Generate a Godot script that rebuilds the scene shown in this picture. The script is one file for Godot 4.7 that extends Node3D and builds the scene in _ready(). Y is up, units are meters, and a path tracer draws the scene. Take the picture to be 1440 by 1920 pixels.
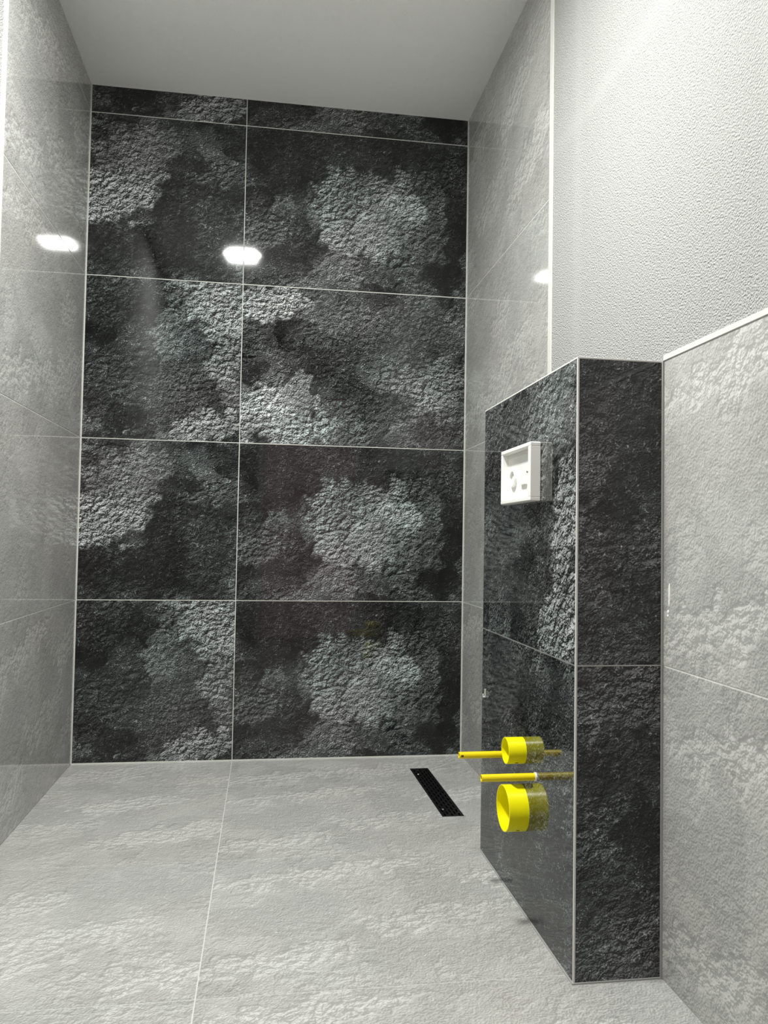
extends Node3D
# A tiled shower niche with a boxed-in cistern. Metres, y up; the niche's back wall is the plane z = 0, the photographer stands at +z.

const XL := -0.581      # left wall
const XR := 0.885       # right wall
const H := 2.547        # ceiling
const ZE := 3.62        # rear wall
const ZT := 0.940       # where the full-height tiling ends
const BX := 0.7055      # face of the cistern box
const BZ0 := 0.938
const BZ1 := 1.599
const BH := 1.204
const LAMP := Vector3(-0.065, 2.505, 1.60)
const JOINT := 0.0026
const ROWS := [0.0, 0.602, 1.204, 1.8185, 2.4415]

var M := {}
var rng := RandomNumberGenerator.new()

# ---------------------------------------------------------------- mesh helpers
class Mb:
	var v := PackedVector3Array()
	var n := PackedVector3Array()
	var t := PackedVector2Array()
	var i := PackedInt32Array()
	# corners counter-clockwise as seen from the front
	func quad(a: Vector3, b: Vector3, c: Vector3, d: Vector3, ua := Vector2.ZERO, ub := Vector2(1, 0), uc := Vector2(1, 1), ud := Vector2(0, 1)) -> void:
		var k := v.size()
		var m := (b - a).cross(d - a)
		if m.length() < 1e-12:
			m = (c - b).cross(d - b)
		m = m.normalized()
		v.append_array([a, b, c, d])
		n.append_array([m, m, m, m])
		t.append_array([ua, ub, uc, ud])
		i.append_array([k, k + 2, k + 1, k, k + 3, k + 2])
	func box(lo: Vector3, hi: Vector3, ch := 0.0) -> void:
		if ch <= 0.0:
			quad(Vector3(lo.x, lo.y, hi.z), Vector3(hi.x, lo.y, hi.z), Vector3(hi.x, hi.y, hi.z), Vector3(lo.x, hi.y, hi.z))
			quad(Vector3(hi.x, lo.y, lo.z), Vector3(lo.x, lo.y, lo.z), Vector3(lo.x, hi.y, lo.z), Vector3(hi.x, hi.y, lo.z))
			quad(Vector3(hi.x, lo.y, hi.z), Vector3(hi.x, lo.y, lo.z), Vector3(hi.x, hi.y, lo.z), Vector3(hi.x, hi.y, hi.z))
			quad(Vector3(lo.x, lo.y, lo.z), Vector3(lo.x, lo.y, hi.z), Vector3(lo.x, hi.y, hi.z), Vector3(lo.x, hi.y, lo.z))
			quad(Vector3(lo.x, hi.y, hi.z), Vector3(hi.x, hi.y, hi.z), Vector3(hi.x, hi.y, lo.z), Vector3(lo.x, hi.y, lo.z))
			quad(Vector3(lo.x, lo.y, lo.z), Vector3(hi.x, lo.y, lo.z), Vector3(hi.x, lo.y, hi.z), Vector3(lo.x, lo.y, hi.z))
			return
		# chamfered box: six faces, twelve edge strips, eight corners
		var c := [lo, hi]
		var p := func(sx: int, sy: int, sz: int, ax: int) -> Vector3:
			var q := Vector3(c[sx].x, c[sy].y, c[sz].z)
			var s := [1 if sx == 0 else -1, 1 if sy == 0 else -1, 1 if sz == 0 else -1]
			for a in 3:
				if a != ax:
					q[a] += s[a] * ch
			return q
		var mid := (lo + hi) / 2.0
		for ax in 3:
			for s in 2:
				var f := []
				for k in [[0, 0], [1, 0], [1, 1], [0, 1]]:
					var id := [0, 0, 0]
					id[ax] = s
					id[(ax + 1) % 3] = k[0]
					id[(ax + 2) % 3] = k[1]
					f.append(p.call(id[0], id[1], id[2], ax))
				out4(f, mid)
		for ax in 3:
			for k in [[0, 0], [1, 0], [1, 1], [0, 1]]:
				var f := []
				for e in [[0, 1], [1, 1], [1, 2], [0, 2]]:
					var id := [0, 0, 0]
					id[ax] = e[0]
					id[(ax + 1) % 3] = k[0]
					id[(ax + 2) % 3] = k[1]
					f.append(p.call(id[0], id[1], id[2], (ax + e[1]) % 3))
				out4(f, mid)
		for sx in 2:
			for sy in 2:
				for sz in 2:
					var a: Vector3 = p.call(sx, sy, sz, 0)
					var b: Vector3 = p.call(sx, sy, sz, 1)
					var d: Vector3 = p.call(sx, sy, sz, 2)
					if (b - a).cross(d - a).dot((a + b + d) / 3.0 - mid) < 0:
						var w := b
						b = d
						d = w
					var k := v.size()
					var m := (b - a).cross(d - a).normalized()
					v.append_array([a, b, d])
					n.append_array([m, m, m])
					t.append_array([Vector2.ZERO, Vector2.ZERO, Vector2.ZERO])
					i.append_array([k, k + 2, k + 1])
	func out4(f: Array, mid: Vector3) -> void:
		var a: Vector3 = f[0]
		var b: Vector3 = f[1]
		var c: Vector3 = f[2]
		var d: Vector3 = f[3]
		if (b - a).cross(d - a).dot((a + b + c + d) / 4.0 - mid) < 0:
			quad(a, d, c, b)
		else:
			quad(a, b, c, d)
	# a profile of (radius, height) turned round an axis from `at` along `dir`; smooth within, hard where the profile repeats a point
	func lathe(at: Vector3, dir: Vector3, prof: Array, seg := 40) -> void:
		var w := dir.normalized()
		var a := w.cross(Vector3.UP if absf(w.y) < 0.9 else Vector3.RIGHT).normalized()
		var b := w.cross(a)
		for k in prof.size() - 1:
			var p0: Vector2 = prof[k]
			var p1: Vector2 = prof[k + 1]
			if p0.distance_to(p1) < 1e-7:
				continue
			var tn := (p1 - p0).normalized()
			var base := v.size()
			for s in seg + 1:
				var ph := TAU * s / seg
				var o := a * cos(ph) + b * sin(ph)
				var nm := (o * tn.y - w * tn.x).normalized()
				v.append_array([at + o * p0.x + w * p0.y, at + o * p1.x + w * p1.y])
				n.append_array([nm, nm])
				t.append_array([Vector2(float(s) / seg, 0), Vector2(float(s) / seg, 1)])
			for s in seg:
				var q := base + s * 2
				i.append_array([q, q + 1, q + 2, q + 2, q + 1, q + 3])
	func mesh() -> ArrayMesh:
		var arr := []
		arr.resize(Mesh.ARRAY_MAX)
		arr[Mesh.ARRAY_VERTEX] = v
		arr[Mesh.ARRAY_NORMAL] = n
		arr[Mesh.ARRAY_TEX_UV] = t
		arr[Mesh.ARRAY_INDEX] = i
		var m := ArrayMesh.new()
		m.add_surface_from_arrays(Mesh.PRIMITIVE_TRIANGLES, arr)
		return m

func numbered(called: String, parent: Node) -> String:
	var k := 0
	var full := called
	while parent.has_node(full):
		k += 1
		full = "%s_%03d" % [called, k]
	return full

func obj(called: String, m: Mesh, mat: Material, parent: Node = self) -> MeshInstance3D:
	var o := MeshInstance3D.new()
	o.name = numbered(called, parent)
	o.mesh = m
	o.material_override = mat
	o.cast_shadow = GeometryInstance3D.SHADOW_CASTING_SETTING_ON
	parent.add_child(o, true)
	return o

func thing(called: String, label: String, category: String, at := Vector3.ZERO, group := "") -> Node3D:
	var o := Node3D.new()
	o.name = numbered(called, self)
	o.position = at
	add_child(o, true)
	tag(o, label, category, group)
	return o

func tag(o: Node, label: String, category: String, group := "") -> void:
	o.set_meta("label", label)
	o.set_meta("category", category)
	if group:
		o.set_meta("group", group)

func setting(called: String, label: String, category: String) -> Node3D:
	var o := Node3D.new()
	o.name = called
	add_child(o, true)
	o.set_meta("kind", "structure")
	tag(o, label, category)
	return o

func slab(called: String, lo: Vector3, hi: Vector3, mat: Material, parent: Node, ch := 0.0) -> MeshInstance3D:
	var b := Mb.new()
	b.box(lo, hi, ch)
	return obj(called, b.mesh(), mat, parent)

# a tile: front face at z = 0 of its own axes, w x h, chamfered arris, thickness t; uv is the crop of the print
func tile(parent: Node, org: Vector3, u: Vector3, vv: Vector3, w: float, h: float, uv: Rect2, mat: Material, tilt := Vector2.ZERO) -> MeshInstance3D:
	var g := JOINT / 2.0
	var c := 0.0008
	var t := 0.008
	var b := Mb.new()
	var x0 := g
	var x1 := w - g
	var y0 := g
	var y1 := h - g
	var q := func(x: float, y: float) -> Vector2:
		return Vector2(uv.position.x + uv.size.x * x / w, uv.position.y + uv.size.y * (1.0 - y / h))
	var F := [Vector3(x0 + c, y0 + c, 0), Vector3(x1 - c, y0 + c, 0), Vector3(x1 - c, y1 - c, 0), Vector3(x0 + c, y1 - c, 0)]
	var E := [Vector3(x0, y0, -c), Vector3(x1, y0, -c), Vector3(x1, y1, -c), Vector3(x0, y1, -c)]
	b.quad(F[0], F[1], F[2], F[3], q.call(F[0].x, F[0].y), q.call(F[1].x, F[1].y), q.call(F[2].x, F[2].y), q.call(F[3].x, F[3].y))
	for k in 4:
		var j := (k + 1) % 4
		var ek: Vector3 = E[k]
		var ej: Vector3 = E[j]
		var uk: Vector2 = q.call(F[k].x, F[k].y)
		var uj: Vector2 = q.call(F[j].x, F[j].y)
		b.quad(ek, ej, F[j], F[k], uk, uj, uj, uk)
		b.quad(Vector3(ek.x, ek.y, -t), Vector3(ej.x, ej.y, -t), ej, ek, uk, uj, uj, uk)
	var o := obj("tile", b.mesh(), mat, parent)
	var bs := Basis(u, vv, u.cross(vv))
	if tilt != Vector2.ZERO:
		bs = bs * Basis.from_euler(Vector3(tilt.x, tilt.y, 0))
	o.transform = Transform3D(bs, org)
	return o

# ---------------------------------------------------------------- the tiles' print: a scan of split slate
func noise(kind: int, seed_: int, period: float, oct: int, fractal: int, warp := 0.0, warp_period := 60.0) -> FastNoiseLite:
	var f := FastNoiseLite.new()
	f.noise_type = kind
	f.seed = seed_
	f.frequency = 1.0 / period
	f.fractal_type = fractal
	f.fractal_octaves = oct
	if warp > 0.0:
		f.domain_warp_enabled = true
		f.domain_warp_amplitude = warp
		f.domain_warp_frequency = 1.0 / warp_period
		f.domain_warp_fractal_type = FastNoiseLite.DOMAIN_WARP_FRACTAL_PROGRESSIVE
		f.domain_warp_fractal_octaves = 3
	return f

func field(f: FastNoiseLite, w: int, h: int, sx := 1, sy := 1) -> PackedByteArray:
	var im := f.get_image(w / sx, h / sy, false, false, false)
	if sx > 1 or sy > 1:
		im.resize(w, h, Image.INTERPOLATE_CUBIC)
	im.convert(Image.FORMAT_L8)
	return im.get_data()

# plates: [u, v, half width, half height, turn, tone, relief, softness] in metres from the top left corner
func rock(w_m: float, h_m: float, ppm: float, seed_: int, plates: Array, base_tone: float, k_plate: float, base_amp: float, k_amp: float, stroke: float) -> Array:
	var w := int(w_m * ppm / 4.0) * 4
	var h := int(h_m * ppm / 4.0) * 4
	var s := ppm / 1000.0
	# scales of stone, flattened: drawn taller than needed and pressed together
	var rn := noise(FastNoiseLite.TYPE_SIMPLEX_SMOOTH, seed_, 52 * s, 4, FastNoiseLite.FRACTAL_RIDGED, 22 * s, 50 * s)
	rn.fractal_gain = 0.48
	var ridge := pressed(rn, w, h, 1.2)
	var fn := noise(FastNoiseLite.TYPE_SIMPLEX_SMOOTH, seed_ + 1, 34 * s, 5, FastNoiseLite.FRACTAL_FBM, 10 * s, 30 * s)
	fn.fractal_gain = 0.55
	var rough := pressed(fn, w, h, 1.15)
	var fine := pressed(noise(FastNoiseLite.TYPE_SIMPLEX_SMOOTH, seed_ + 7, 11 * s, 2, FastNoiseLite.FRACTAL_RIDGED, 10 * s, 18 * s), w, h, 1.1)
	var flake := field(noise(FastNoiseLite.TYPE_SIMPLEX_SMOOTH, seed_ + 2, 19 * s, 2, FastNoiseLite.FRACTAL_RIDGED, 14 * s, 26 * s), w, h)
	# tone and relief of the plates, at a quarter of the size
	var qw := w / 4
	var qh := h / 4
	var cell := noise(FastNoiseLite.TYPE_CELLULAR, seed_ + 3, 110, 1, FastNoiseLite.FRACTAL_NONE, 34, 70)
	cell.cellular_return_type = FastNoiseLite.RETURN_CELL_VALUE
	var cell2 := noise(FastNoiseLite.TYPE_CELLULAR, seed_ + 4, 90, 1, FastNoiseLite.FRACTAL_NONE, 34, 60)
	cell2.cellular_return_type = FastNoiseLite.RETURN_CELL_VALUE
	var low := noise(FastNoiseLite.TYPE_SIMPLEX_SMOOTH, seed_ + 5, 200, 5, FastNoiseLite.FRACTAL_FBM)
	var wob := noise(FastNoiseLite.TYPE_SIMPLEX_SMOOTH, seed_ + 6, 90, 3, FastNoiseLite.FRACTAL_FBM)
	var ti := Image.create(qw, qh, false, Image.FORMAT_RF)
	var ai := Image.create(qw, qh, false, Image.FORMAT_RF)
	for y in qh:
		for x in qw:
			var mx := (x + 0.5) / qw * w_m * 1000.0
			var my := (y + 0.5) / qh * h_m * 1000.0
			var lo := low.get_noise_2d(mx, my)
			var ce := cell.get_noise_2d(mx, my)
			var ce2 := cell2.get_noise_2d(mx, my)
			var tone := base_tone + k_plate * (1.6 * lo + ce)
			var amp := base_amp + k_amp * (ce2 + 0.5 * lo)
			if plates.size():
				var wx := wob.get_noise_2d(mx, my) * 60.0
				var wy := wob.get_noise_2d(mx + 900.0, my) * 60.0
				for p in plates:
					var dx: float = mx + wx - p[0] * 1000.0
					var dy: float = my + wy - p[1] * 1000.0
					if absf(dx) + absf(dy) > 2000.0 * (p[2] + p[3]):
						continue
					var ca := cos(deg_to_rad(p[4]))
					var sa := sin(deg_to_rad(p[4]))
					var ex: float = (dx * ca + dy * sa) / (p[2] * 1000.0)
					var ey: float = (dy * ca - dx * sa) / (p[3] * 1000.0)
					var d := sqrt(ex * ex + ey * ey)
					var k := 1.0 - smoothstep(1.0 - 1.2 * p[7], 1.0 + 0.8 * p[7], d)
					tone = lerpf(tone, p[5] + 0.9 * k_plate * lo + 0.35 * k_plate * ce, k)
					amp = lerpf(amp, p[6] + 0.25 * k_amp * ce2, k)
			ti.set_pixel(x, y, Color(tone, 0, 0))
			ai.set_pixel(x, y, Color(clampf(amp, 0.06, 1.4), 0, 0))
	ti.resize(w, h, Image.INTERPOLATE_BILINEAR)
	ai.resize(w, h, Image.INTERPOLATE_BILINEAR)
	var tone_a := ti.get_data().to_float32_array()
	var amp_a := ai.get_data().to_float32_array()
	var n := w * h
	var hh := PackedFloat32Array()
	hh.resize(n)
	for k in n:
		var a := amp_a[k]
		hh[k] = a * (ridge[k] * -13.5 + rough[k] * 9.0) + fine[k] * (2.1 + 0.3 * a) + rough[k] * 1.2
	var sh := PackedFloat32Array()
	sh.resize(n)
	for y in h:
		var up := maxi(y - 1, 0) * w
		var dn := mini(y + 1, h - 1) * w
		var row := y * w
		for x in w:
			var k := row + x
			var gx := (hh[row + mini(x + 1, w - 1)] - hh[row + maxi(x - 1, 0)]) * s
			var gy := (hh[dn + x] - hh[up + x]) * s
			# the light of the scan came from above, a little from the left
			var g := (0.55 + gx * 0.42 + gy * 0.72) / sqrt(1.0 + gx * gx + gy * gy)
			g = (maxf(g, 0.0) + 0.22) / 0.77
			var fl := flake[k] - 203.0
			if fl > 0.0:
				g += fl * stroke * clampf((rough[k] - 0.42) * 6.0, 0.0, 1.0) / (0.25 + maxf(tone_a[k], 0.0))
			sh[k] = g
	return [w, h, tone_a, sh]

func pressed(f: FastNoiseLite, w: int, h: int, by: float) -> PackedFloat32Array:
	var q := 0.55
	f.frequency /= q
	f.domain_warp_frequency /= q
	f.domain_warp_amplitude *= q
	var im := f.get_image(int(w * q), int(h * by * q), false, false, false)
	im.convert(Image.FORMAT_RF)
	im.resize(w, h, Image.INTERPOLATE_CUBIC)
	return im.get_data().to_float32_array()

func ink(r: Array, v0: float, v1: float, relief: float, tint_a: Color, tint_b: Color, seed_: int) -> ImageTexture:
	var w: int = r[0]
	var h: int = r[1]
	var tone_a: PackedFloat32Array = r[2]
	var sh: PackedFloat32Array = r[3]
	var hue := field(noise(FastNoiseLite.TYPE_SIMPLEX_SMOOTH, seed_, 170, 3, FastNoiseLite.FRACTAL_FBM), w, h, 4, 4)
	var out := PackedByteArray()
	out.resize(w * h * 3)
	var j := 0
	for k in w * h:
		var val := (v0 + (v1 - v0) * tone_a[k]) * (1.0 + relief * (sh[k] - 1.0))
		val = clampf(val, 0.025, 0.95) * 255.0
		var m := clampf(hue[k] / 255.0 * 2.6 - 0.8, 0.0, 1.0)
		out[j] = mini(int(val * (tint_a.r + (tint_b.r - tint_a.r) * m)), 255)
		out[j + 1] = mini(int(val * (tint_a.g + (tint_b.g - tint_a.g) * m)), 255)
		out[j + 2] = mini(int(val * (tint_a.b + (tint_b.b - tint_a.b) * m)), 255)
		j += 3
	return ImageTexture.create_from_image(Image.create_from_data(w, h, false, Image.FORMAT_RGB8, out))

func glazed(called: String, tex: Texture2D, rough: float) -> StandardMaterial3D:
	var m := StandardMaterial3D.new()
	m.resource_name = called
	m.albedo_texture = tex
	m.roughness = rough
	m.metallic_specular = 0.5
	return m

func plain(called: String, c: Color, rough: float, spec := 0.5, metal := 0.0) -> StandardMaterial3D:
	var m := StandardMaterial3D.new()
	m.resource_name = called
	m.albedo_color = c
	m.roughness = rough
	m.metallic_specular = spec
	m.metallic = metal
	return m

func plaster(called: String, c: Color, period: float, depth_cm: float, seed_: int) -> StandardMaterial3D:
	var m := plain(called, c, 0.92, 0.25)
	var t := NoiseTexture2D.new()
	t.width = 1024
	t.height = 1024
	t.seamless = true
	t.seamless_blend_skirt = 0.15
	t.noise = noise(FastNoiseLite.TYPE_SIMPLEX_SMOOTH, seed_, period, 3, FastNoiseLite.FRACTAL_FBM, period * 0.8, period * 2.5)
	m.heightmap_enabled = true
	m.heightmap_texture = t
	m.heightmap_scale = depth_cm
	m.uv1_triplanar = true
	m.uv1_world_triplanar = true
	m.uv1_scale = Vector3(1.25, 1.25, 1.25)
	return m

func make_materials() -> void:
	var dk0 := 0.03
	var dk1 := 0.69
	var ta := Color(0.94, 1.0, 1.0)
	var tb := Color(0.985, 0.995, 0.995)
	# [u, v, ru, rv, turn, tone, relief, soft]
	var pa := [
		[0.44, 0.05, 0.50, 0.10, 0, 0.18, 0.25, 0.30], [0.80, 0.14, 0.14, 0.07, -10, 0.26, 1.15, 0.25], [0.16, 0.14, 0.16, 0.12, 0, 0.16, 0.3, 0.3],
		[0.12, 0.38, 0.17, 0.055, 8, 0.32, 1.1, 0.25], [0.50, 0.31, 0.22, 0.165, -14, 0.74, 0.5, 0.10], [0.37, 0.25, 0.11, 0.12, 30, 0.62, 1.15, 0.2], [0.52, 0.19, 0.16, 0.045, -12, 0.55, 1.2, 0.25],
		[0.125, 0.50, 0.065, 0.06, 0, 0.25, 0.10, 0.10], [0.36, 0.50, 0.075, 0.075, 35, 0.50, 0.3, 0.12], [0.27, 0.44, 0.04, 0.06, 0, 0.20, 0.2, 0.2],
		[0.70, 0.42, 0.10, 0.09, 25, 0.40, 0.5, 0.4], [0.66, 0.54, 0.16, 0.05, 28, 0.38, 0.8, 0.4], [0.84, 0.34, 0.05, 0.16, 0, 0.14, 0.15, 0.2], [0.80, 0.53, 0.10, 0.07, 0, 0.12, 0.3, 0.3]]
	var pb := [
		[0.10, 0.06, 0.16, 0.07, -8, 0.78, 1.0, 0.15], [0.15, 0.50, 0.20, 0.12, 10, 0.80, 0.9, 0.2], [0.22, 0.42, 0.07, 0.10, 25, 0.70, 0.3, 0.1], [0.32, 0.40, 0.05, 0.06, 0, 0.35, 0.15, 0.1],
		[0.45, 0.20, 0.25, 0.15, 0, 0.38, 0.4, 0.4], [0.74, 0.35, 0.16, 0.13, -25, 0.60, 1.0, 0.25], [0.55, 0.46, 0.14, 0.07, -20, 0.32, 1.1, 0.25], [0.68, 0.16, 0.14, 0.10, 0, 0.36, 0.6, 0.4], [0.78, 0.53, 0.10, 0.06, 0, 0.34, 0.5, 0.3]]
	var pc := [
		[0.11, 0.28, 0.20, 0.11, -28, 0.72, 1.1, 0.10], [0.12, 0.17, 0.14, 0.08, 10, 0.56, 0.6, 0.25], [0.27, 0.10, 0.08, 0.08, 20, 0.50, 0.3, 0.12], [0.40, 0.07, 0.09, 0.06, 0, 0.36, 0.12, 0.12],
		[0.47, 0.20, 0.12, 0.05, -18, 0.40, 1.15, 0.25], [0.39, 0.31, 0.16, 0.10, 0, 0.18, 0.5, 0.2], [0.28, 0.48, 0.26, 0.11, 0, 0.15, 0.45, 0.3], [0.06, 0.45, 0.10, 0.05, 0, 0.20, 1.1, 0.3], [0.50, 0.50, 0.10, 0.10, 0, 0.24, 0.6, 0.4]]
	var pd := [
		[0.09, 0.08, 0.16, 0.08, 0, 0.22, 1.2, 0.2], [0.46, 0.08, 0.17, 0.11, 12, 0.74, 0.8, 0.14], [0.33, 0.08, 0.05, 0.09, 20, 0.45, 1.2, 0.2], [0.17, 0.22, 0.075, 0.09, 0, 0.27, 0.10, 0.10],
		[0.31, 0.19, 0.06, 0.10, 20, 0.50, 0.25, 0.12], [0.40, 0.21, 0.09, 0.05, 30, 0.38, 0.3, 0.15], [0.52, 0.29, 0.06, 0.08, 20, 0.62, 1.0, 0.2], [0.10, 0.42, 0.14, 0.12, 0, 0.24, 0.6, 0.3],
		[0.33, 0.42, 0.20, 0.10, 0, 0.34, 0.45, 0.4], [0.47, 0.54, 0.15, 0.055, -14, 0.68, 1.1, 0.15], [0.20, 0.54, 0.14, 0.06, 0, 0.20, 0.4, 0.3]]
	var pe := [[0.09, 0.05, 0.14, 0.075, 0, 0.50, 1.1, 0.2], [0.09, 0.19, 0.14, 0.07, 0, 0.26, 0.5, 0.3], [0.05, 0.32, 0.06, 0.06, -20, 0.46, 0.9, 0.2], [0.14, 0.33, 0.05, 0.10, 0, 0.16, 0.35, 0.3], [0.09, 0.43, 0.12, 0.05, 0, 0.32, 0.6, 0.3], [0.10, 0.54, 0.14, 0.07, 0, 0.44, 0.9, 0.3]]
	var pf := [[0.08, 0.06, 0.14, 0.07, 0, 0.30, 0.5, 0.3], [0.04, 0.17, 0.06, 0.06, 20, 0.40, 0.8, 0.2], [0.12, 0.22, 0.07, 0.06, 0, 0.22, 0.25, 0.2], [0.05, 0.28, 0.07, 0.03, 0, 0.26, 0.6, 0.3], [0.09, 0.37, 0.13, 0.06, -8, 0.46, 1.0, 0.2], [0.09, 0.46, 0.13, 0.04, 0, 0.36, 0.8, 0.3], [0.09, 0.55, 0.14, 0.07, 0, 0.32, 0.45, 0.3]]
	var pg := [[0.42, 0.12, 0.10, 0.20, 10, 0.48, 0.9, 0.25], [0.58, 0.06, 0.12, 0.10, 0, 0.52, 0.4, 0.3], [0.60, 0.32, 0.07, 0.16, 12, 0.66, 0.9, 0.25], [0.20, 0.20, 0.20, 0.20, 0, 0.30, 0.6, 0.4], [0.30, 0.46, 0.24, 0.10, 0, 0.24, 0.3, 0.4], [0.58, 0.53, 0.16, 0.08, -20, 0.72, 1.2, 0.12]]
	var ph := [[0.20, 0.10, 0.22, 0.12, 0, 0.26, 0.8, 0.4], [0.52, 0.10, 0.14, 0.10, 0, 0.30, 0.25, 0.3], [0.30, 0.24, 0.3, 0.10, 0, 0.28, 0.6, 0.4], [0.40, 0.46, 0.34, 0.15, 0, 0.27, 0.25, 0.4]]
	var dark := {"a": [0.885, 0.60, 1100.0, 11, pa], "b": [0.885, 0.60, 1100.0, 23, pb], "c": [0.58, 0.60, 1100.0, 37, pc], "d": [0.58, 0.60, 1100.0, 41, pd], "e": [0.18, 0.60, 1500.0, 53, pe], "f": [0.18, 0.60, 1500.0, 67, pf], "g": [0.66, 0.60, 1100.0, 71, pg], "h": [0.66, 0.60, 1100.0, 83, ph]}
	for k in dark:
		var d: Array = dark[k]
		var r := rock(d[0], d[1], d[2], d[3], d[4], 0.34, 0.15, 0.38, 0.50, 0.025)
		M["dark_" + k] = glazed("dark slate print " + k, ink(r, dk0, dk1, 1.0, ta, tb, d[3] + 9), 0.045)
	var la := Color(0.995, 1.0, 0.985)
	var lb := Color(1.0, 0.995, 0.98)
	# light prints: the same kind of scan in pale grey
	var q1 := [[0.30, 0.10, 0.30, 0.045, -12, 0.95, 1.0, 0.2], [0.80, 0.16, 0.24, 0.055, -16, 1.0, 1.1, 0.2], [0.20, 0.30, 0.20, 0.09, -10, 0.30, 0.12, 0.2], [0.55, 0.34, 0.22, 0.045, -10, 0.80, 0.9, 0.2], [1.00, 0.40, 0.24, 0.06, -16, 0.95, 1.0, 0.2], [0.62, 0.22, 0.12, 0.06, 0, 0.28, 0.1, 0.2], [0.50, 0.49, 0.20, 0.07, 0, 0.34, 0.15, 0.2], [0.15, 0.50, 0.22, 0.04, -12, 0.85, 1.0, 0.2]]
	var q2 := [[0.25, 0.50, 0.30, 0.05, -12, 1.0, 1.1, 0.2], [0.72, 0.42, 0.30, 0.08, -20, 0.95, 0.8, 0.2], [0.40, 0.22, 0.22, 0.10, 0, 0.30, 0.12, 0.25], [0.95, 0.13, 0.20, 0.08, 0, 0.32, 0.12, 0.2], [0.25, 0.06, 0.24, 0.04, -8, 0.85, 1.0, 0.2], [0.70, 0.20, 0.12, 0.05, -25, 0.85, 0.9, 0.2], [1.05, 0.52, 0.14, 0.05, -10, 0.9, 1.1, 0.2]]
	var light := {"p": [17, q1], "q": [29, q2], "r": [97, []]}
	for k in light:
		var d: Array = light[k]
		var r := rock(1.2, 0.60, 950.0, d[0] + 100, d[1], 0.50, 0.22, 0.14, 0.32, 0.012)
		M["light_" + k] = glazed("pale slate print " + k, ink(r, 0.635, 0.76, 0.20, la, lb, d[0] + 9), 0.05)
		if k != "p":
			var fl := glazed("pale matt floor print " + k, M["light_" + k].albedo_texture, 0.34)
			M["floor_" + k] = fl
	M["floor_p"] = glazed("pale matt floor print p", M["light_p"].albedo_texture, 0.34)
	M.grout = plain("pale grey grout", Color(0.84, 0.84, 0.82), 0.8, 0.3)
	M.grout_floor = plain("floor grout", Color(0.83, 0.83, 0.81), 0.8, 0.3)
	M.caulk = plain("grey silicone", Color(0.66, 0.66, 0.65), 0.4)
	M.pvc = plain("white edge strip", Color(0.86, 0.86, 0.84), 0.3)
	M.plaster = plaster("white roughcast plaster", Color(0.655, 0.655, 0.65), 6.5, 0.35, 5)
	M.ceiling = plaster("white ceiling plaster", Color(0.98, 0.98, 0.975), 5.0, 0.14, 6)
	M.plaster_rear = plain("grey paint", Color(0.58, 0.58, 0.575), 0.9, 0.25)
	M.yellow = plain("yellow plastic", Color(0.97, 0.94, 0.02), 0.32)
	M.yellow_dark = plain("orange yellow plastic", Color(0.95, 0.85, 0.04), 0.35)
	M.white = plain("white plastic", Color(0.95, 0.95, 0.93), 0.35)
	M.black = plain("black powder coat", Color(0.055, 0.053, 0.058), 0.35)
	M.pit = plain("drain channel", Color(0.02, 0.02, 0.02), 0.6)
	M.steel = plain("dull steel", Color(0.55, 0.54, 0.52), 0.4, 0.5, 0.6)
	M.ink = plain("dark mark", Color(0.25, 0.22, 0.05), 0.6)
	M.door = plain("mauve painted door", Color(0.90, 0.78, 0.82), 0.5)
	M.lamp = plain("lamp diffuser", Color(0.95, 0.95, 0.94), 0.5)
	M.lamp.emission_enabled = true
	M.lamp.emission = Color(1.0, 0.99, 0.97)
	M.lamp.emission_energy_multiplier = 30.0

# ---------------------------------------------------------------- the place
func _ready() -> void:
	rng.seed = 7
	var cam := Camera3D.new()
	cam.name = "camera"
	cam.fov = 65.8867
	cam.near = 0.02
	cam.far = 30.0
	cam.transform = Transform3D(Basis(Vector3(0.98894, 0.0165, 0.14739), Vector3(-0.02175, 0.99918, 0.03408), Vector3(-0.14671, -0.03691, 0.98849)).orthonormalized(), Vector3(0.1095, 0.8368, 3.0629))
	add_child(cam)
	cam.current = true
	var env := Environment.new()
	env.background_mode = Environment.BG_COLOR
	env.background_color = Color(0, 0, 0)
	env.tonemap_mode = Environment.TONE_MAPPER_LINEAR
	env.tonemap_exposure = 1.14
	env.sdfgi_enabled = true
	env.ssao_enabled = true
	env.ssil_enabled = true
	var we := WorldEnvironment.new()
	we.name = "world_environment"
	we.environment = env
	add_child(we)
	var al := AreaLight3D.new()
	al.name = "ceiling_lamp_light"
	al.area_size = Vector2(0.16, 0.16)
	al.light_energy = 5.3
	al.light_color = Color(0.995, 1.0, 0.98)
	al.light_size = 0.16
	al.shadow_enabled = true
	al.set("area_range", 9.0)
	al.set("area_attenuation", 2.0)
	al.transform = Transform3D(Basis.from_euler(Vector3(-PI / 2, 0, 0)), Vector3(LAMP.x, LAMP.y - 0.006, LAMP.z))
	add_child(al)

	make_materials()
	shell()
	back_wall()
	side_walls()
	floor_tiles()
	cistern_box()
	flush_box()
	plumbing()
	drain()
	bits()
	lamp()

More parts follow.
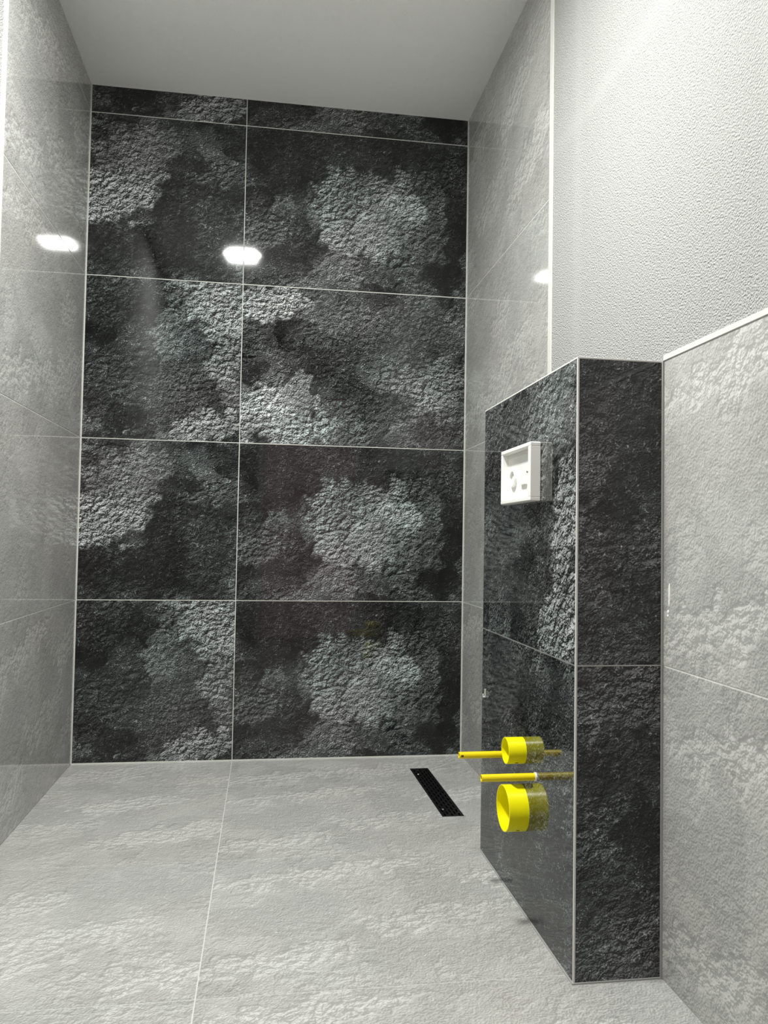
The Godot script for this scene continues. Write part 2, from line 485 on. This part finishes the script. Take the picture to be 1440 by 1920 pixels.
func shell() -> void:
	var c := slab("ceiling", Vector3(XL - 0.2, H, -0.2), Vector3(XR + 0.2, H + 0.15, ZE + 0.2), M.ceiling, self)
	c.set_meta("kind", "structure")
	tag(c, "flat off-white finely textured plaster ceiling", "ceiling")
	var r := setting("wall_rear", "grey rear wall with tiled lower half behind the camera", "wall")
	slab("plaster", Vector3(XL - 0.2, 0, ZE + 0.008), Vector3(XR + 0.2, H, ZE + 0.2), M.plaster_rear, r)
	var x := XL
	for w in [0.60, 0.866]:
		for k in 2:
			if w > 0.8:
				continue
			tile(r, Vector3(x + w, ROWS[k], ZE), Vector3.LEFT, Vector3.UP, w, 0.602, Rect2(0, 0, 0.5, 1), M.light_r)
		x += w
	var d := setting("door_1", "mauve door leaf in the rear wall behind the camera", "door")
	slab("leaf", Vector3(0.08, 0.01, ZE - 0.03), Vector3(0.83, 2.06, ZE + 0.007), M.door, d, 0.003)
	slab("frame", Vector3(0.03, 0.0, ZE - 0.012), Vector3(0.077, 2.11, ZE + 0.007), M.pvc, d, 0.003)
	slab("frame", Vector3(0.833, 0.0, ZE - 0.012), Vector3(0.88, 2.11, ZE + 0.007), M.pvc, d, 0.003)
	slab("frame", Vector3(0.077, 2.063, ZE - 0.012), Vector3(0.833, 2.11, ZE + 0.007), M.pvc, d, 0.003)
	var b := Mb.new()
	b.lathe(Vector3(0.14, 1.03, ZE - 0.03), Vector3(0, 0, -1), [Vector2(0, 0.05), Vector2(0.009, 0.05), Vector2(0.009, 0.008), Vector2(0.024, 0.008), Vector2(0.024, 0.0)].map(func(p): return p), 20)
	b.box(Vector3(0.132, 1.021, ZE - 0.092), Vector3(0.26, 1.039, ZE - 0.074), 0.004)
	obj("door_handle", b.mesh(), M.steel, d)

func back_wall() -> void:
	var w := setting("wall_back", "back wall of large glossy black slate-print tiles with pale joints", "wall")
	slab("grout_bed", Vector3(XL - 0.2, 0, -0.2), Vector3(XR + 0.2, H, -0.0008), M.grout, w)
	var lw := -XL
	var full := Rect2(0, 0, 1, 1)
	var left := ["d", "c", "d", "c"]
	var right := ["a", "a", "b", "a"]
	for k in 4:
		var hh: float = ROWS[k + 1] - ROWS[k]
		var t := Vector2(rng.randf_range(-0.0006, 0.0006), rng.randf_range(-0.0006, 0.0006))
		tile(w, Vector3(XL, ROWS[k], 0), Vector3.RIGHT, Vector3.UP, lw, hh, full, M["dark_" + left[k]], t)
		t = Vector2(rng.randf_range(-0.0006, 0.0006), rng.randf_range(-0.0006, 0.0006))
		tile(w, Vector3(0, ROWS[k], 0), Vector3.RIGHT, Vector3.UP, XR, hh, full, M["dark_" + right[k]], t)
	var sh := H - ROWS[4]
	tile(w, Vector3(XL, ROWS[4], 0), Vector3.RIGHT, Vector3.UP, lw, sh, Rect2(0, 0.82, 1, 0.18), M.dark_d)
	tile(w, Vector3(0, ROWS[4], 0), Vector3.RIGHT, Vector3.UP, XR, sh, Rect2(0, 0.82, 1, 0.18), M.dark_a)
	# silicone in the corners
	slab("corner_seal", Vector3(XL, 0, 0), Vector3(XL + 0.0035, H, 0.0035), M.grout, w)
	slab("corner_seal", Vector3(XR - 0.0035, 0, 0), Vector3(XR, H, 0.0035), M.grout, w)
	slab("floor_seal", Vector3(XL + 0.0035, 0, 0), Vector3(XR - 0.0035, 0.004, 0.006), M.grout, w)

func side_walls() -> void:
	var names := ["p", "r", "q", "p", "r"]
	for side in 2:
		var lf := side == 0
		var w := setting("wall_left" if lf else "wall_right", "glossy pale grey tiled left wall of the shower niche" if lf else "right wall, grey tiles with white roughcast plaster above the half-height tiling", "wall")
		var X := XL if lf else XR
		var o := -1.0 if lf else 1.0       # outwards
		var u := Vector3(0, 0, -1) if lf else Vector3(0, 0, 1)
		var a := X + o * 0.0008
		var bb := X + o * 0.2
		slab("grout_bed", Vector3(minf(a, bb), 0, 0), Vector3(maxf(a, bb), H, ZT), M.grout, w)
		slab("grout_bed", Vector3(minf(a, bb), 0, ZT), Vector3(maxf(a, bb), ROWS[2], ZE), M.grout, w)
		a = X + o * 0.003
		slab("plaster", Vector3(minf(a, bb), ROWS[2], ZT), Vector3(maxf(a, bb), H, ZE), M.plaster, w)
		for k in 5:
			var y0: float = ROWS[k]
			var y1: float = H if k == 4 else ROWS[k + 1]
			var uv := Rect2(0.0 if lf else 0.2, 0.0 if k < 4 else 0.82, 0.78, 1.0 if k < 4 else 0.18)
			tile(w, Vector3(X, y0, ZT if lf else 0.0), u, Vector3.UP, ZT, y1 - y0, uv, M["light_" + names[k]])
		# half-height tiling towards the camera
		var z := ZT if lf else BZ1
		var first := true
		while z < ZE - 0.02:
			var wd := minf(1.2, ZE - z)
			for k in 2:
				tile(w, Vector3(X, ROWS[k], z + wd if lf else z), u, Vector3.UP, wd, 0.602, Rect2(0, 0, wd / 1.2, 1), M["light_" + ("q" if k == 1 else "p")] if first else M.light_r)
			z += wd
			first = false
	# edge strips
	var t1 := slab("trim_1", Vector3(XR - 0.0012, BH + 0.001, ZT), Vector3(XR + 0.003, H, ZT + 0.026), M.pvc, self, 0.0008)
	t1.set_meta("kind", "structure")
	tag(t1, "white vertical edge strip between grey shower tiles and white plaster on the right", "trim")
	var t2 := slab("trim_2", Vector3(XL - 0.003, ROWS[2], ZT), Vector3(XL + 0.0012, H, ZT + 0.026), M.pvc, self, 0.0008)
	t2.set_meta("kind", "structure")
	tag(t2, "white vertical edge strip at the end of the left wall's tiles", "trim")
	var t3 := slab("trim_3", Vector3(XR - 0.002, ROWS[2], BZ1 + 0.002), Vector3(XR + 0.003, ROWS[2] + 0.011, ZE), M.pvc, self, 0.0008)
	t3.set_meta("kind", "structure")
	tag(t3, "white strip along the top of the half-height grey tiles on the right", "trim")
	var t4 := slab("trim_4", Vector3(XL - 0.003, ROWS[2], ZT + 0.012), Vector3(XL + 0.002, ROWS[2] + 0.011, ZE), M.pvc, self, 0.0008)
	t4.set_meta("kind", "structure")
	tag(t4, "white strip along the top of the half-height grey tiles on the left", "trim")
	var s := slab("trim_5", Vector3(XR - 0.004, 0.0, BZ1), Vector3(XR, BH, BZ1 + 0.004), M.caulk, self)
	s.set_meta("kind", "structure")
	tag(s, "grey silicone joint where the dark box front meets the grey right wall", "sealant")

func poly_tile(parent: Node, pts: PackedVector2Array, zr: Rect2, uv: Rect2, mat: Material) -> void:
	# a floor tile of any outline: points are (x, z); zr is the uncut tile the print belongs to
	var b := Mb.new()
	var tri := Geometry2D.triangulate_polygon(pts)
	var q := func(p: Vector2) -> Vector2:
		return Vector2(uv.position.x + uv.size.x * (p.x - zr.position.x) / zr.size.x, uv.position.y + uv.size.y * (p.y - zr.position.y) / zr.size.y)
	for p in pts:
		b.v.append(Vector3(p.x, 0, p.y))
		b.n.append(Vector3.UP)
		b.t.append(q.call(p))
	for k in range(0, tri.size(), 3):
		var p0 := pts[tri[k]]
		var p1 := pts[tri[k + 1]]
		var p2 := pts[tri[k + 2]]
		if (p1 - p0).cross(p2 - p0) > 0:
			b.i.append_array([tri[k], tri[k + 1], tri[k + 2]])
		else:
			b.i.append_array([tri[k], tri[k + 2], tri[k + 1]])
	var n := pts.size()
	var area := 0.0
	for k in n:
		area += pts[k].cross(pts[(k + 1) % n])
	for k in n:
		var a := pts[k]
		var c := pts[(k + 1) % n]
		if area < 0:
			var w := a
			a = c
			c = w
		var ua: Vector2 = q.call(a)
		var uc: Vector2 = q.call(c)
		b.quad(Vector3(c.x, -0.008, c.y), Vector3(a.x, -0.008, a.y), Vector3(a.x, 0, a.y), Vector3(c.x, 0, c.y), uc, ua, ua, uc)
	obj("tile", b.mesh(), mat, parent)

const DR := [Vector2(0.6525, 0.1665), Vector2(0.7180, 0.1665), Vector2(0.7265, 0.6745), Vector2(0.6610, 0.6745)]

func floor_tiles() -> void:
	var f := setting("floor", "floor of large pale grey slate-print tiles with fine joints", "floor")
	# a screed with an opening for the drain channel
	for q in [[XL - 0.2, 0.648, -0.2, ZE + 0.2], [0.731, XR + 0.2, -0.2, ZE + 0.2], [0.648, 0.731, -0.2, 0.162], [0.648, 0.731, 0.679, ZE + 0.2]]:
		slab("screed", Vector3(q[0], -0.15, q[2]), Vector3(q[1], -0.0005, q[3]), M.grout_floor, f)
	var zs := [0.0, 0.318, 0.938, 1.565, 2.185, 2.805, 3.425, ZE]
	var pr := ["q", "p", "q", "p", "r", "p", "r"]
	var g := 0.0012
	for k in 7:
		var z0: float = zs[k]
		var z1: float = zs[k + 1]
		var vs := (z1 - z0) / 0.62
		var uvl := Rect2(0.45, 1.0 - vs if k == 0 else 0.0, 0.50, vs)
		var uvr := Rect2(0.02, 1.0 - vs if k == 0 else 0.0, 0.76, vs)
		poly_tile(f, PackedVector2Array([Vector2(XL, z0 + g), Vector2(-g, z0 + g), Vector2(-g, z1 - g), Vector2(XL, z1 - g)]), Rect2(XL, z0, -XL, z1 - z0), uvl, M["floor_" + pr[k]])
		var p := PackedVector2Array()
		var e := 0.0015
		if k == 0:
			var s := (z1 - g - DR[0].y) / (DR[3].y - DR[0].y)
			var xa: float = lerpf(DR[0].x, DR[3].x, s)
			var xb: float = lerpf(DR[1].x, DR[2].x, s)
			p = PackedVector2Array([Vector2(g, z0 + g), Vector2(XR, z0 + g), Vector2(XR, z1 - g), Vector2(xb + e, z1 - g), DR[1] + Vector2(e, -e), DR[0] + Vector2(-e, -e), Vector2(xa - e, z1 - g), Vector2(g, z1 - g)])
		elif k == 1:
			var s := (z0 + g - DR[0].y) / (DR[3].y - DR[0].y)
			var xa: float = lerpf(DR[0].x, DR[3].x, s)
			var xb: float = lerpf(DR[1].x, DR[2].x, s)
			p = PackedVector2Array([Vector2(g, z0 + g), Vector2(xa - e, z0 + g), DR[3] + Vector2(-e, e), DR[2] + Vector2(e, e), Vector2(xb + e, z0 + g), Vector2(XR, z0 + g), Vector2(XR, z1 - g), Vector2(g, z1 - g)])
		else:
			p = PackedVector2Array([Vector2(g, z0 + g), Vector2(XR, z0 + g), Vector2(XR, z1 - g), Vector2(g, z1 - g)])
		poly_tile(f, p, Rect2(0, z0, XR, z1 - z0), uvr, M["floor_" + ["q", "p", "p", "q", "r", "p", "r"][k]])

func cistern_box() -> void:
	var c := thing("cistern_box", "chest-high box clad in glossy black slate tiles built against the right wall", "partition", Vector3(BX, 0, BZ0))
	var o := Vector3(BX, 0, BZ0)
	var L := BZ1 - BZ0
	var D := XR - BX
	slab("core", Vector3(0.0016, 0.001, 0.001), Vector3(D - 0.001, BH - 0.0016, L - 0.0016), M.grout, c)
	var e := 0.0035
	for k in 2:
		tile(c, Vector3(0, ROWS[k], 0), Vector3(0, 0, 1), Vector3.UP, L - e, 0.602 if k == 0 else 0.600, Rect2(0, 0, 1, 1), M.dark_h if k == 0 else M.dark_g)
		tile(c, Vector3(e, ROWS[k], L), Vector3.RIGHT, Vector3.UP, D - e - 0.001, 0.602 if k == 0 else 0.600, Rect2(0, 0, 1, 1), M.dark_e if k == 0 else M.dark_f)
	tile(c, Vector3(e, BH, L - e), Vector3.RIGHT, Vector3(0, 0, -1), D - e - 0.001, L - e, Rect2(0, 0, 0.27, 1), M.dark_h)
	slab("edge_trim", Vector3(-0.0006, 0, L - e), Vector3(e, BH - 0.003, L + 0.0006), M.pvc, c, 0.0008)
	slab("edge_trim", Vector3(-0.0004, BH - 0.003, 0), Vector3(e, BH + 0.0004, L + 0.0004), M.grout, c, 0.0006)
	slab("edge_trim", Vector3(e, BH - 0.003, L - e), Vector3(D - 0.001, BH + 0.0004, L + 0.0004), M.grout, c, 0.0006)
	slab("base_seal", Vector3(-0.003, 0, 0), Vector3(0, 0.003, L + 0.003), M.caulk, c)
	slab("base_seal", Vector3(0, 0, L), Vector3(D - 0.002, 0.003, L + 0.003), M.caulk, c)

func flush_box() -> void:
	# a white rough-in frame for the flush plate, open to the room
	var cz := 1.287
	var cy := 0.9965
	var t := thing("flush_box", "white open plastic flush box on the side of the dark tiled box", "flush box", Vector3(BX, cy, cz))
	var hw := 0.1085
	var hh := 0.0655
	var d := 0.026
	var th := 0.010
	var b := Mb.new()
	b.box(Vector3(-d, hh - th, -hw), Vector3(0, hh, hw), 0.002)
	b.box(Vector3(-d, -hh, -hw), Vector3(0, -hh + th, hw), 0.002)
	b.box(Vector3(-d, -hh + th - 0.002, -hw), Vector3(0, hh - th + 0.002, -hw + th), 0.002)
	b.box(Vector3(-d, -hh + th - 0.002, hw - th - 0.004), Vector3(0, hh - th + 0.002, hw), 0.002)
	obj("frame", b.mesh(), M.white, t)
	b = Mb.new()
	b.box(Vector3(-0.010, -hh + th, -hw + th), Vector3(-0.001, hh - th, hw - th - 0.004), 0.0)
	obj("back_panel", b.mesh(), M.white, t)
	b = Mb.new()
	b.lathe(Vector3(-0.010, -0.004, -0.050), Vector3(-1, 0, 0), flip([Vector2(0.0, 0.001), Vector2(0.017, 0.001), Vector2(0.017, 0.0065), Vector2(0.0205, 0.0065), Vector2(0.021, 0.006), Vector2(0.021, 0.0)]), 28)
	obj("boss", b.mesh(), M.white, t)
	b = Mb.new()
	b.box(Vector3(-0.016, -0.024, 0.010), Vector3(-0.010, -0.021, 0.046), 0.001)
	b.box(Vector3(-0.016, -0.022, 0.007), Vector3(-0.010, 0.002, 0.010), 0.001)
	obj("rib", b.mesh(), M.white, t)
	b = Mb.new()
	b.box(Vector3(-0.0125, hh - th - 0.012, -0.085), Vector3(-0.0095, hh - th - 0.010, 0.085), 0.0005)
	obj("rib", b.mesh(), M.white, t)
	for s in [-1.0, 1.0]:
		b = Mb.new()
		b.lathe(Vector3(-0.022 if s > 0 else -0.018, 0.0, s * (hw - (0.0165 if s > 0 else -0.003))), Vector3(-1, 0, 0), [Vector2(0, 0.006), Vector2(0.0022, 0.0055), Vector2(0.0030, 0.004), Vector2(0.0030, 0.0)], 14)
		obj("screw", b.mesh(), M.steel, t)

func tube(r: float, wall: float, l: float, cap := 0.0) -> Array:
	# outer wall, rounded lip, inner wall and floor, from the wall outwards
	return [Vector2(0, cap), Vector2(r - wall, cap), Vector2(r - wall, l - 0.0005), Vector2(r - wall + 0.0005, l), Vector2(r - 0.0006, l), Vector2(r, l - 0.0006), Vector2(r, 0), Vector2(0, 0)]

func plumbing() -> void:
	var dir := Vector3(-1, 0, 0)
	var defs := [
		["flush_pipe", "small yellow pipe stub, the upper and narrower of two yellow rings on the box", 0.3603, 1.289, 0.0298, 0.0022, 0.042],
		["drain_pipe", "large yellow pipe stub low on the dark box, the widest yellow ring", 0.2300, 1.289, 0.0515, 0.0026, 0.046]]
	for q in defs:
		var t := thing(q[0], q[1], "pipe", Vector3(BX, q[2], q[3]))
		var b := Mb.new()
		b.lathe(Vector3.ZERO, dir, flip(tube(q[4], q[5], q[6], 0.001)), 56)
		obj("sleeve", b.mesh(), M.yellow, t)
		b = Mb.new()
		var r: float = q[4]
		var an := deg_to_rad(-52.0)
		var c := Vector3(-0.020, r * sin(an), r * cos(an))
		var o := obj("moulded_mark", null, M.ink, t)
		b.box(Vector3(-0.0035, -0.0004, -0.0016), Vector3(0.0035, 0.0004, 0.0016), 0.0003)
		o.mesh = b.mesh()
		o.transform = Transform3D(Basis.from_euler(Vector3(-an + PI / 2, 0, 0)), c)
	var rods := [
		["bolt_sleeve", "long yellow rod sticking out behind the small yellow ring, farther from the camera", 1.197, 0.0080, 0.128],
		["bolt_sleeve", "long yellow rod with a pale collar at the wall, between the two yellow rings", 1.381, 0.0080, 0.124]]
	for k in 2:
		var q: Array = rods[k]
		var t := thing(q[0], q[1], "rod", Vector3(BX, 0.3268, q[2]), "yellow rods on the dark box")
		var b := Mb.new()
		b.lathe(Vector3.ZERO, dir, flip(tube(q[3], 0.0022, q[4], q[4] - 0.03)), 28)
		obj("sleeve", b.mesh(), M.yellow_dark, t)
		b = Mb.new()
		b.lathe(Vector3.ZERO, dir, flip([Vector2(0.0081, 0.004), Vector2(0.0092, 0.0036), Vector2(0.0092, 0.0)]), 28)
		obj("collar", b.mesh(), M.white, t)
		if k == 0:
			b = Mb.new()
			b.box(Vector3(-q[4] + 0.004, -0.0022, 0.0072), Vector3(-q[4] + 0.010, 0.0022, 0.0084), 0.0003)
			obj("hole_plug", b.mesh(), M.ink, t)

func flip(a: Array) -> Array:
	var r := a.duplicate()
	r.reverse()
	return r

func drain() -> void:
	var t := thing("shower_drain", "black slotted linear drain grate set into the grey shower floor", "drain", Vector3(0.6895, 0, 0.4205))
	t.rotation.y = atan2(0.0085, 0.508)
	var hw := 0.0327
	var hl := 0.2535
	var b := Mb.new()
	b.box(Vector3(-hw, -0.05, -hl), Vector3(hw, -0.045, hl))
	b.box(Vector3(-hw, -0.05, -hl), Vector3(-hw + 0.0015, -0.004, hl))
	b.box(Vector3(hw - 0.0015, -0.05, -hl), Vector3(hw, -0.004, hl))
	b.box(Vector3(-hw, -0.05, -hl), Vector3(hw, -0.004, -hl + 0.0015))
	b.box(Vector3(-hw, -0.05, hl - 0.0015), Vector3(hw, -0.004, hl))
	obj("channel", b.mesh(), M.pit, t)
	b = Mb.new()
	for s in [-1.0, 1.0]:
		b.box(Vector3(s * hw - 0.0012, -0.005, -hl), Vector3(s * hw + 0.0012, 0.0012, hl), 0.0004)
		b.box(Vector3(-hw, -0.005, s * hl - 0.0012), Vector3(hw, 0.0012, s * hl + 0.0012), 0.0004)
	obj("frame", b.mesh(), M.black, t)
	b = Mb.new()
	var iw := hw - 0.0016
	var il := hl - 0.0016
	var cols := 5
	var sw := 0.0058
	var rib := (2.0 * iw - cols * sw) / (cols + 1)
	var x := -iw
	for k in cols + 1:
		b.box(Vector3(x, -0.0035, -il), Vector3(x + rib, 0.0004, il), 0.0004)
		if k < cols:
			var z := -il
			var pitch := 0.036
			var first := true
			while z < il:
				var bw := 0.011
				if first:
					bw = 0.012 if k % 2 == 0 else 0.030
					first = false
				var ze := minf(z + bw, il)
				if il - ze < 0.012:
					ze = il
				b.box(Vector3(x + rib, -0.0035, z), Vector3(x + rib + sw, 0.0003, ze))
				z += bw + (pitch - 0.011)
		x += rib + sw
	obj("grate", b.mesh(), M.black, t)
	for z in [-0.185, 0.19]:
		b = Mb.new()
		b.lathe(Vector3(-iw + rib + sw + rib * 0.5, 0.0003, z), Vector3.UP, flip([Vector2(0, 0.0018), Vector2(0.0032, 0.0014), Vector2(0.0042, 0.0)]), 14)
		obj("screw", b.mesh(), M.steel, t)

func bits() -> void:
	var b := Mb.new()
	b.box(Vector3(-0.0025, -0.011, -0.0013), Vector3(-0.0002, 0.012, 0.0013), 0.0005)
	b.box(Vector3(-0.008, -0.011, -0.0013), Vector3(-0.0022, -0.007, 0.0013), 0.0005)
	b.box(Vector3(-0.008, -0.0075, -0.0013), Vector3(-0.0055, -0.001, 0.0013), 0.0005)
	var c := obj("tile_clip", b.mesh(), M.white)
	c.position = Vector3(BX, 0.430, 0.974)
	tag(c, "tiny pale hook-shaped tile clip near the back edge of the dark box", "clip")
	# a dab of sealant: lens-shaped drops
	b = Mb.new()
	for q in [[0.745, 0.0030, 0.020, 1.6245], [0.728, 0.0026, 0.010, 1.6242], [0.7085, 0.0034, 0.004, 1.6200], [0.7005, 0.0024, 0.003, 1.6195]]:
		drop(b, Vector3(0, q[0] - 0.735, q[3] - 1.6245), q[1], q[2])
	var s := obj("sealant_smear", b.mesh(), M.white)
	s.position = Vector3(XR, 0.735, 1.6245)
	tag(s, "white drip-like sealant smear on the grey right wall beside the dark box", "smear")

func drop(b: Mb, c: Vector3, rz: float, ry: float) -> void:
	var seg := 16
	var rings := 5
	for k in rings:
		var a0 := PI / 2 * k / rings
		var a1 := PI / 2 * (k + 1) / rings
		for s in seg:
			var p := func(al: float, ph: float) -> Vector3:
				return c + Vector3(-0.0016 * cos(al), ry * sin(al) * sin(ph), rz * sin(al) * cos(ph))
			var h0 := TAU * s / seg
			var h1 := TAU * (s + 1) / seg
			b.out4([p.call(a0, h0), p.call(a1, h0), p.call(a1, h1), p.call(a0, h1)], c + Vector3(0.002, 0, 0))

func lamp() -> void:
	# a flat round surface-mounted panel: white pan, opal diffuser in its face
	var t := thing("ceiling_lamp", "flat round white ceiling lamp with a glowing opal face above the shower entrance", "lamp", Vector3(LAMP.x, H, LAMP.z))
	var y := H - LAMP.y
	var b := Mb.new()
	b.lathe(Vector3.ZERO, Vector3.DOWN, flip([Vector2(0.0, y - 0.010), Vector2(0.112, y - 0.010), Vector2(0.112, y - 0.002), Vector2(0.114, y), Vector2(0.122, y - 0.002), Vector2(0.126, y - 0.008), Vector2(0.126, 0.0)]), 48)
	obj("housing", b.mesh(), M.pvc, t)
	b = Mb.new()
	b.lathe(Vector3.ZERO, Vector3.DOWN, flip([Vector2(0.0, y), Vector2(0.098, y - 0.0005), Vector2(0.1115, y - 0.003), Vector2(0.1115, y - 0.009), Vector2(0.0, y - 0.009)]), 48)
	obj("diffuser", b.mesh(), M.lamp, t)
